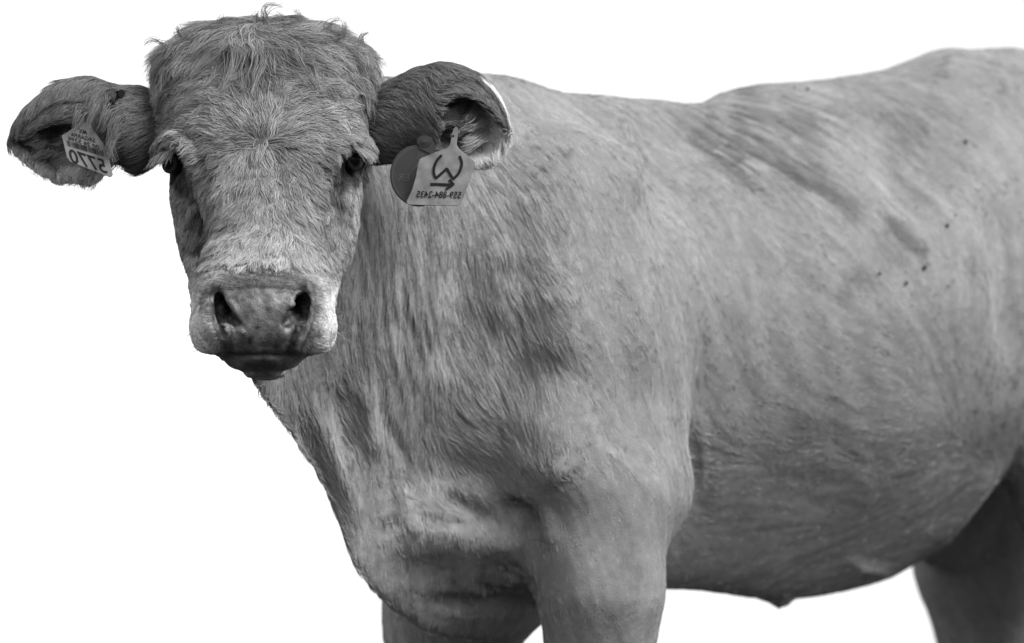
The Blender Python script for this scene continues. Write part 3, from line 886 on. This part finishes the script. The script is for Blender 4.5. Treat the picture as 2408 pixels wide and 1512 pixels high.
if not CLAY:
    vkd = kdtree.KDTree(len(V))
    for i in range(len(V)):
        vkd.insert(V[i], i)
    vkd.balance()
    body_w = (~is_head & ~is_ear) * vis * np.where(V[:, 2] < .45, .3, 1)
    neckish = sm(1250, 1000, PX) * (V[:, 1] < .45)
    blen = (.018 + .010 * neckish) * (1 - .35 * sm(1080, 1180, PY) * (PX > 860))
    grow('coat', body_w, 250000, blen, .055, 18000, .6, .05, .8, .00042, seed=11, tvar=.06, tip_bright=.1, rough_=.12, follow=True)
    neck_w = body_w * np.exp(-(np.clip(np.abs(PX - 1060) - 120, 0, None) / 150) ** 2 - (np.clip(np.abs(PY - 690) - 220, 0, None) / 130) ** 2) * (PX > 800)
    grow('neck_hair', neck_w, 42000, .024 + .020 * neck_w / max(neck_w.max(), 1e-9), .04, 2600, .66, .03, .9, .00040, seed=18, tvar=.085, tip_bright=.2, rough_=.08, K=8, follow=True)
    short = sm(575, 655, HPY)
    side = sm(120, 200, np.abs(HX)) * sm(380, 430, HPY)
    pollz = sm(240, 110, HPY)
    hl = .028 * (1 - .5 * short) * (1 - .45 * side) + .010 * pollz
    eye_r = np.hypot((np.abs(HPX - 617) - 209) / 1.0, HPY - 382)
    hl = hl * (1 - .6 * np.exp(-(eye_r / 60) ** 2))
    face_w = is_head * vis * ~bare * sm(26, 42, eye_r) * np.where((HPY < 120) & (N[:, 1] > .2), .1, 1)
    grow('face_hair', face_w * (1 - sm(.3, .8, short)), 105000, hl, .20, 5600, .74, .10, .9, .00042, seed=12, tvar=.16, tip_bright=.45)
    grow('muzzle_hair', face_w * sm(.2, .7, short), 60000, np.full(len(V), .0075), .18, 9000, .35, .04, .7, .00034, seed=22, tvar=.12, tip_bright=.2)
    poll_w = is_head * (HPY < 240) * (HPY > 40) * sm(240, 80, HPY) * sm(48, 75, HPY) * (N[:, 1] < .1)
    grow('forelock', poll_w, 17000, .026 + .030 * sm(190, 90, HPY), .17, 800, .82, .10, 1.0, .00042, seed=13, lv=(.3, 1.2), droop=.03, tvar=.16, tip_bright=.4, K=8, rough_=.3, curl=.05)
    tuft_w = is_head * (HPY < 210) * (HPY > 70) * sm(175, 225, np.abs(HPX - 618))
    grow('forelock', tuft_w, 5000, np.full(len(V), .046), .42, 160, .86, .10, 1.1, .00042, seed=17, droop=.10, tvar=.15, tip_bright=.4, K=8, rough_=.3, curl=.06)
    lock_w = is_head * np.exp(-((HPX - 606) / 55) ** 2 - ((HPY - 95) / 32) ** 2) * (HPY < 150)
    grow('forelock', lock_w, 5000, np.full(len(V), .060), .20, 70, .9, .10, 1.2, .00045, seed=14, lv=(.35, 1.25), droop=.35, tvar=.13, tip_bright=.4, K=8, rough_=.3, curl=.05)
    ear_w_ = is_ear * np.where(N[:, 1] < .5, 1., .4)
    el = np.where(edge, .016, np.where(inner, .018, .022))
    el = np.where((ephi < .14) & (es > .5), .010, el)
    grow('ear_hair', ear_w_, 56000, el * np.where(edge, 1.7, 1.4), .15, 4200, .62, .06, .8, .00042, seed=15, tvar=.13, tip_bright=.35, follow=True)
    far = .03

# ---------------------------------------------------------------- eyes, lashes, whiskers, hooves
def lathe_sphere(c, r, n=28, rings=18):
    v = []; q = []
    for i in range(rings + 1):
        th = math.pi * i / rings
        for j in range(n):
            a = 2 * math.pi * j / n
            v.append((c[0] + r * math.sin(th) * math.cos(a), c[1] + r * math.sin(th) * math.sin(a), c[2] + r * math.cos(th)))
    for i in range(rings):
        for j in range(n):
            q.append((i * n + j, (i + 1) * n + j, (i + 1) * n + (j + 1) % n, i * n + (j + 1) % n))
    return np.array(v), np.array(q)
eye_mat = mat('wet_eye', .006, .12, .2)
for s in (-1, 1):
    c = hw(617 + s * 206, 383 if s < 0 else 375, -432)
    part('eye', mesh_from('eye', *lathe_sphere(c, 28.5 * KH)), cow).data.materials.append(eye_mat)
lid_mat = mat('eyelid_skin', .03, .6, .15)
for s in (-1, 1):
    c = hw(617 + s * 206, 383 if s < 0 else 375, -432)
    f_n = np.array((s * .74, -.66, -.12)); f_n /= np.linalg.norm(f_n)
    u_ = np.cross(f_n, (0, 0, 1)); u_ /= np.linalg.norm(u_); v_ = np.cross(u_, f_n)
    if v_[2] < 0: v_ = -v_
    vs, qs = [], []
    n1, n2 = 32, 10
    for i in range(n1):
        a = 2 * math.pi * i / n1
        ra_, rb_ = 22 * KH, 18 * KH
        p0 = c + f_n * 19 * KH * (1 - .12 * math.cos(a) ** 2) + u_ * ra_ * math.cos(a) + v_ * rb_ * math.sin(a)
        rr_ = (u_ * math.cos(a) + v_ * math.sin(a))
        for j in range(n2):
            b_ = 2 * math.pi * j / n2
            th = (6.5 if math.sin(a) > 0 else 4) * KH
            vs.append(p0 + rr_ * th * (1 + .6 * (math.cos(b_) > 0)) * math.cos(b_) + f_n * th * math.sin(b_))
    for i in range(n1):
        for j in range(n2):
            qs.append((i * n2 + j, ((i + 1) % n1) * n2 + j, ((i + 1) % n1) * n2 + (j + 1) % n2, i * n2 + (j + 1) % n2))
    part('eyelid', mesh_from('eyelid', np.array(vs), np.array(qs)), cow).data.materials.append(lid_mat)
hoof_mat = mat('hoof_horn', .08, .5, .3)
for p_ in (fh, fh2, hh, hh2):
    v, q = lathe_sphere((0, 0, 0), 1, 20, 10)
    w = v.copy()
    up = np.clip(v[:, 2], -1, 1)
    w[:, 0] = p_[0] + v[:, 0] * (.062 - .012 * up); w[:, 1] = p_[1] + v[:, 1] * (.056 - .012 * up)
    w[:, 2] = np.maximum(.001, .036 + .045 * v[:, 2])
    part('hoof', mesh_from('hoof', w, q), cow).data.materials.append(hoof_mat)

def strands(name, roots, tips, bend, rad_, tn, K=6, seed=0, parent=cow):
    g = np.random.default_rng(seed)
    roots, tips = np.array(roots), np.array(tips)
    n = len(roots)
    s = np.linspace(0, 1, K)[None, :, None]
    pts = roots[:, None, :] * (1 - s) + tips[:, None, :] * s + np.array(bend)[None, None, :] * (4 * s * (1 - s)) * g.uniform(.3, 1.6, n)[:, None, None]
    cv = bpy.data.hair_curves.new(name); cv.add_curves([K] * n)
    cv.attributes['position'].data.foreach_set('vector', pts.astype(np.float32).ravel())
    ra = cv.attributes.new('radius', 'FLOAT', 'POINT')
    ra.data.foreach_set('value', (rad_ * np.linspace(1, .3, K)[None, :] * np.ones((n, 1))).astype(np.float32).ravel())
    at = cv.attributes.new('tone', 'FLOAT', 'POINT')
    at.data.foreach_set('value', (np.repeat(tn * g.uniform(.7, 1.2, n), K)).astype(np.float32))
    cv.materials.append(hair_mat['hair'])
    o = part(name, cv, parent); o['kind'] = 'stuff'
    return o
if not CLAY:
    g = np.random.default_rng(31)
    for side_, base0, base1, tip0, tip1 in ((-1, (382, 362, -430), (416, 350, -462), (350, 392, -455), (392, 378, -490)), (1, (822, 346, -462), (852, 356, -430), (852, 366, -490), (888, 380, -450))):
        rs, ts = [], []
        for i in range(170):
            t = g.random(); j = lambda a: g.normal(0, a)
            b0 = [base0[k] * (1 - t) + base1[k] * t for k in range(3)]
            t0 = [tip0[k] * (1 - t) + tip1[k] * t for k in range(3)]
            rs.append(hw(b0[0] + j(2), b0[1] + j(3), b0[2] + j(4))); ts.append(hw(t0[0] + j(6), t0[1] + j(6), t0[2] + j(8)))
        strands('eyelashes', rs, ts, (0, -.004, .003),   .00042, .46, seed=5)
    rs, ts = [], []
    for i in range(46):
        s = -1 if i < 18 else 1
        x = 619 + s * g.uniform(120, 158); y = g.uniform(690, 815)
        rs.append(hw(x, y, -745 + g.uniform(0, 60))); ts.append(hw(x + s * g.uniform(18, 75), y + g.uniform(-10, 60), -760 + g.uniform(-40, 60)))
    def tuft(name, a, c_, n, jr, jt, bend, tn, sd, rad_=.0004):
        rs_ = [hw(a[0] + g.normal(0, jr), a[1] + g.normal(0, jr), a[2] + g.normal(0, jr)) for _ in range(n)]
        ts_ = [hw(c_[0] + g.normal(0, jt), c_[1] + g.normal(0, jt), c_[2] + g.normal(0, jt * 2)) for _ in range(n)]
        strands(name, rs_, ts_, bend, rad_, tn, K=8, seed=sd)
    for q_, (a, c_, bend) in enumerate((((520, 66, -415), (530, 38, -425), (-.005, 0, .002)), ((612, 58, -400), (612, 28, -420), (-.006, 0, .002)), ((628, 55, -400), (664, 14, -420), (-.010, 0, .009)), ((704, 58, -410), (694, 23, -420), (.004, 0, .0)), ((772, 86, -430), (800, 45, -440), (-.008, 0, .004)), ((785, 90, -430), (808, 48, -440), (.006, 0, -.004)), ((430, 92, -420), (425, 64, -440), (-.004, 0, .003)), ((392, 112, -430), (340, 106, -445), (-.002, 0, .008)), ((850, 105, -430), (866, 78, -440), (-.004, 0, .004)), ((660, 58, -410), (650, 30, -420), (.004, 0, 0)), ((560, 62, -410), (575, 40, -415), (-.003, 0, 0)))):
        tuft('forelock', a, c_, 15, 6, 4, bend, .19, 40 + q_)
    for q_ in range(16):      # long tufts inside the right-hand ear
        x, y = g.uniform(1085, 1150), g.uniform(245, 325)
        tuft('ear_hair', (x, y, -318), (x - g.uniform(25, 60), y + g.uniform(5, 38), -372), 26, 6, 7, (0, -.006, -.004), .42, 60 + q_)
    for q_ in range(14):      # and in the left-hand one
        x, y = g.uniform(50, 150), g.uniform(320, 385)
        tuft('ear_hair', (x, y, -318), (x + g.uniform(15, 50), y + g.uniform(-22, 18), -372), 26, 6, 7, (0, -.006, -.004), .36, 80 + q_)
    for q_ in range(9):      # locks of the ear base falling over the tag
        y = g.uniform(250, 335)
        tuft('ear_hair', (284 + g.normal(0, 8), y, -398), (258 + g.normal(0, 9), y + g.uniform(45, 70), -468), 16, 5, 4, (-.004, -.012, .004), .16, 100 + q_)
    for q_ in range(7):
        x = g.uniform(185, 262)
        tuft('ear_hair', (x, 262 + g.normal(0, 8), -425), (x - g.uniform(10, 30), 300 + g.normal(0, 6), -462), 14, 6, 4, (0, -.010, .002), .16, 120 + q_)
    strands('whiskers', rs, ts, (0, -.004, -.003), .00022, .36, seed=6)
    for s in (-1, 1):
        pass

# ---------------------------------------------------------------- ear tags
def prism(outline, depth_fn, thick, bev=1.2):
    """flat plate from an outline in photo units; depth_fn gives its depth; real thickness in metres"""
    o = np.array(outline, float)
    c = o.mean(0)
    inn = c + (o - c) * (1 - bev / np.maximum(np.linalg.norm(o - c, axis=1), 1))[:, None]
    n = len(o)
    rings = [(inn, 0), (o, thick * .3), (o, thick * .7), (inn, thick)]
    vs = np.concatenate([np.array([hw(x, y, depth_fn(x, y)) + np.array((0, dz, 0)) for x, y in r]) for r, dz in rings])
    fs = [tuple(range(n - 1, -1, -1))] + [(k * n + i, k * n + (i + 1) % n, (k + 1) * n + (i + 1) % n, (k + 1) * n + i) for k in range(3) for i in range(n)] + [tuple(range(3 * n, 4 * n))]
    m = bpy.data.meshes.new('plate'); m.from_pydata([tuple(v) for v in vs], [], fs); m.update()
    import bmesh
    b = bmesh.new(); b.from_mesh(m); bmesh.ops.recalc_face_normals(b, faces=b.faces); b.to_mesh(m); b.free()
    return m

def round_corners(pts, r, n=5):
    out_ = []
    P_ = np.array(pts, float)
    for i in range(len(P_)):
        a, b, c = P_[i - 1], P_[i], P_[(i + 1) % len(P_)]
        u, v = (a - b), (c - b)
        lu, lv = np.linalg.norm(u), np.linalg.norm(v)
        k = min(r, lu * .45, lv * .45)
        p0, p2 = b + u / lu * k, b + v / lv * k
        for t in np.linspace(0, 1, n):
            out_.append(tuple((1 - t) ** 2 * p0 + 2 * t * (1 - t) * b + t * t * p2))
    return out_

def text_mesh(txt, start, end, up, depth_fn, lift=2.0, thick=.0003, bold=.012, spacing=1.0):
    """letters run from start to end (photo units), 'up' is the cap-height vector"""
    cu = bpy.data.curves.new('print', 'FONT'); cu.body = txt; cu.space_character = spacing; cu.offset = bold; cu.resolution_u = 3
    ob = bpy.data.objects.new('print', cu)
    C.objects.link(ob)
    dg = bpy.context.evaluated_depsgraph_get()
    m = bpy.data.meshes.new_from_object(ob.evaluated_get(dg))
    bpy.data.objects.remove(ob); bpy.data.curves.remove(cu)
    co = np.zeros(len(m.vertices) * 3); m.vertices.foreach_get('co', co); co = co.reshape(-1, 3)
    lo, hi = co.min(0), co.max(0)
    x = (co[:, 0] - lo[0]) / (hi[0] - lo[0]); y = (co[:, 1] - lo[1]) / (hi[1] - lo[1])
    s_, e_, u_ = np.array(start, float), np.array(end, float), np.array(up, float)
    P2 = s_ + (e_ - s_) * x[:, None] + u_ * y[:, None]
    W3 = np.array([hw(a, b, depth_fn(a, b)) - np.array((0, lift * 1e-4 * 3, 0)) for a, b in P2])
    m.vertices.foreach_set('co', W3.astype(np.float32).ravel()); m.update()
    m.materials.clear()
    return m

def ribbon(pts, width, depth_fn, lift=2.0, closed=False):
    P_ = np.array(pts, float); n = len(P_)
    tg = np.gradient(P_, axis=0); tg /= np.maximum(np.linalg.norm(tg, axis=1), 1e-9)[:, None]
    nr = np.stack([-tg[:, 1], tg[:, 0]], 1) * width / 2
    vs = []
    for sd in (1, -1):
        for p, q in zip(P_, nr):
            a = p + sd * q
            vs.append(hw(a[0], a[1], depth_fn(a[0], a[1])) - np.array((0, lift * 3e-4, 0)))
    q = [(i, i + 1, n + i + 1, n + i) for i in range(n - 1)]
    return np.array(vs), np.array(q)
def join(parts_):
    vs, qs, o = [], [], 0
    for v, q in parts_:
        vs.append(v); qs.append(q + o); o += len(v)
    return np.concatenate(vs), np.concatenate(qs)
def arc(pts, n=10):
    P_ = np.array(pts, float); out_ = []
    for i in range(len(P_) - 1):
        p0 = P_[max(i - 1, 0)]; p1 = P_[i]; p2 = P_[i + 1]; p3 = P_[min(i + 2, len(P_) - 1)]
        for t in np.linspace(0, 1, n, endpoint=i == len(P_) - 2):
            out_.append(.5 * (2 * p1 + (p2 - p0) * t + (2 * p0 - 5 * p1 + 4 * p2 - p3) * t * t + (3 * p1 - p0 - 3 * p2 + p3) * t ** 3))
    return out_

z5 = lambda x, y: ((880 + x / 3.98) / 1.0382, (140 + y / 3.98) / 1.0382)
z4 = lambda x, y: ((x / 4.879) / 1.0382, (170 + y / 4.879) / 1.0382)
ink = mat('black_ink', .012, .7, .08)
GROUP = 'plastic tags pinned through the ears'
def tag_root(name, loc, label):
    o = bpy.data.objects.new(name, None); C.objects.link(o); o.location = (0, 0, 0)
    o.empty_display_size = .02
    o['label'] = label; o['category'] = 'ear tag'; o['group'] = GROUP
    return o
def put(name, m, parent, material):
    m.materials.append(material)
    return part(name, m, parent)

# pale tag with the phone number
tr = tag_root('ear_tag', None, 'pale plastic ear tag with a brand mark, arrow and phone number')
dR = lambda x, y: -448 - .10 * (y - 340) + .0016 * (x - 1035) ** 2 * .35
body_out = round_corners([z5(575, 985), z5(720, 925), z5(835, 885), z5(870, 850), z5(888, 770), z5(905, 690), z5(925, 668), z5(950, 690), z5(945, 770), z5(935, 850), z5(955, 890), z5(1030, 950), z5(1122, 1015), z5(1060, 1210), z5(985, 1405), z5(945, 1442), z5(700, 1440), z5(458, 1432), z5(445, 1405), z5(500, 1290), z5(540, 1150), z5(555, 1040)], 3.5, 4)
pale = mat('scuffed_pale_plastic', .40, .45, .35, noise=(55, .10, .21), bump=(300, .25, .001))
put('plate', prism(body_out, dR, .0018), tr, pale)
mark = [ribbon(arc([z5(790, 950), z5(742, 1005), z5(714, 1080), z5(716, 1140), z5(738, 1176)]), 6.2, dR), ribbon([z5(730, 1178), z5(788, 1128), z5(843, 1078)], 6.2, dR), ribbon([z5(838, 1078), z5(868, 1130), z5(903, 1184)], 6.2, dR, 2.2), ribbon(arc([z5(895, 1184), z5(945, 1140), z5(975, 1080), z5(984, 1020), z5(962, 958)]), 6.2, dR, 2.4)]
put('brand_mark', mesh_from('brand_mark', *join(mark), smooth=False), tr, ink)
arr = [ribbon([z5(680, 1233), z5(790, 1236), z5(890, 1239)], 6.6, dR), ribbon([z5(862, 1188), z5(885, 1215), z5(910, 1240)], 6.2, dR, 2.2), ribbon([z5(908, 1232), z5(872, 1255), z5(828, 1284)], 5.0, dR, 2.4)]
put('arrow', mesh_from('arrow', *join(arr), smooth=False), tr, ink)
put('phone_number', text_mesh('559-884-2435', z5(972, 1372), z5(540, 1362), (z5(985, 1306)[0] - z5(972, 1372)[0], z5(972, 1306)[1] - z5(972, 1372)[1]), dR), tr, ink)
v, q = lathe_sphere(hw(*z5(902, 764), dR(*z5(902, 764))), 2.6 * KH, 12, 8)
put('rivet', mesh_from('rivet', v, q), tr, ink)

# round dark tag behind it
tb = tag_root('ear_tag', None, 'round dark plastic ear tag with embossed letters, half hidden behind the pale tag')
dB = lambda x, y: -425 - .05 * (y - 340)
cx_, cy_ = z5(560, 1150)
circ = [(cx_ + 66 * math.cos(a) + 2 * math.sin(a), cy_ + 72.5 * math.sin(a)) for a in np.linspace(0, 2 * math.pi, 56, endpoint=False)]
dark = mat('dark_grey_plastic', .085, .42, .35, noise=(40, .018, .034), bump=(120, .2, .001))
put('plate', prism(circ, dB, .0022, 2.0), tb, dark)
neck_ = [z5(560, 880), z5(600, 800), z5(690, 770), z5(740, 900), z5(700, 950)]
put('neck', prism(round_corners(neck_, 4), lambda x, y: dB(x, y) - 3, .0022), tb, dark)
ring_ = [(cx_ + 60 * math.cos(a), cy_ + 66 * math.sin(a)) for a in np.linspace(0, 2 * math.pi, 60)]
put('rim', mesh_from('rim', *ribbon(ring_, 3.0, dB, 1.5), smooth=False), tb, mat('raised_plastic', .045, .4, .35))
emb = []
for ch, x, y, w_, h_ in (('B', 575, 962, 62, 62), ('A', 542, 1062, 66, 62), ('Y', 512, 1150, 66, 72), ('E', 490, 1268, 62, 58), ('E', 445, 1165, 55, 72), ('R', 385, 1160, 52, 72)):
    c = z5(x, y); s5 = 1 / 3.98 / 1.0382
    rot = ch in 'BA' or (ch == 'E' and x > 480)
    m_ = text_mesh(ch, (c[0] + w_ * s5 / 2, c[1] + h_ * s5 / 2), (c[0] - w_ * s5 / 2, c[1] + h_ * s5 / 2 + 1), (2, -h_ * s5), dB, 1.6)
    m_.materials.append(bpy.data.materials['raised_plastic'])
    part('letter', m_, tb)
for k, rr in enumerate((17, 11, 6)):
    bx, by = z5(618, 815)
    rg = [(bx + rr * math.cos(a), by + rr * .85 * math.sin(a)) for a in np.linspace(0, 2 * math.pi, 24, endpoint=False)]
    put('button', prism(rg, lambda x, y: dB(x, y) - 5 - 2 * k, .0025), tb, dark)

# rectangular registration tag in the other ear
tl = tag_root('ear_tag', None, 'grey rectangular ear tag printed 5770 above a barcode, tucked in ear hair')
dL = lambda x, y: -444 - .06 * (y - 340) + .10 * (x - 205)
out_l = round_corners([z4(733, 785), z4(820, 735), z4(905, 660), z4(960, 610), z4(1060, 625), z4(1100, 700), z4(1170, 800), z4(1250, 905), z4(1300, 1080), z4(1345, 1250), z4(1318, 1285), z4(1080, 1195), z4(835, 1100), z4(795, 1045), z4(765, 920)], 3, 4)
grey = mat('grey_tag_plastic', .30, .45, .3, noise=(45, .16, .22), bump=(240, .2, .001))
put('plate', prism(out_l, dL, .0018), tl, grey)
ink2 = mat('grey_ink', .02, .7, .08)
def t4(name, txt, a, b, up):
    A_, B_, U_ = z4(*a), z4(*b), z4(a[0] + up[0], a[1] + up[1])
    put(name, text_mesh(txt, A_, B_, (U_[0] - A_[0], U_[1] - A_[1]), dL), tl, ink2)
t4('tag_number', '5770', (1285, 1245), (848, 1105), (-42, -172))
t4('serial_number', '00 26 5396', (1185, 952), (815, 836), (-10, -50))
t4('agency_name', 'SAGARPA', (1138, 870), (848, 795), (-10, -52))
t4('country_code', 'MX', (1040, 775), (945, 752), (-12, -52))
bars = []
gb = np.random.default_rng(8)
x = 0.0
while x < .985:
    w_ = gb.choice([.006, .010, .016])
    a = np.array([1238, 1035]) + (np.array([800, 905]) - np.array([1238, 1035])) * (x + w_ / 2)
    p0, p1 = z4(*a), z4(a[0] - 14, a[1] - 68)
    bars.append(ribbon([p0, ((p0[0] + p1[0]) / 2, (p0[1] + p1[1]) / 2), p1], w_ * 92, dL))
    x += w_ + gb.choice([.006, .011, .018])
bx_, by_ = 285, 220
bt_ = [(bx_ + 9 * math.cos(a), by_ + 12 * math.sin(a)) for a in np.linspace(0, 2 * math.pi, 20, endpoint=False)]
put('button', prism(bt_, lambda x, y: -388 + .3 * (x - bx_), .022, 2.5), tl, ink)
o = put('barcode', mesh_from('barcode', *join(bars), smooth=False), tl, ink2)
o['kind'] = 'stuff'

# burrs and flies stuck in the coat: too small to pick apart, one part
if not CLAY:
    facing = np.nonzero(bdm & (N[:, 1] < .1) & (PX > 1500))[0] if bdm.dtype == bool else np.nonzero((bdm > 0) & (N[:, 1] < .1) & (PX > 1500))[0]
    kd = kdtree.KDTree(len(facing))
    for q_, i in enumerate(facing):
        kd.insert((PX[i], PY[i], 0), q_)
    kd.balance()
    sv = []
    for x, y, w, mul in SP:
        i = facing[kd.find((x, y, 0))[1]]
        v, q = lathe_sphere((0, 0, 0), 1, 8, 5)
        v = v * np.array([w * .5, w * .45, w * .6]) * S * (1 + V[i, 1] / D) * (1.15 if mul < .5 else .8)
        sv.append((v + V[i] + N[i] * .004, q))
    o = put('burrs', mesh_from('burrs', *join(sv)), cow, mat('dried_mud', .08, .9, .1))
    o['kind'] = 'stuff'
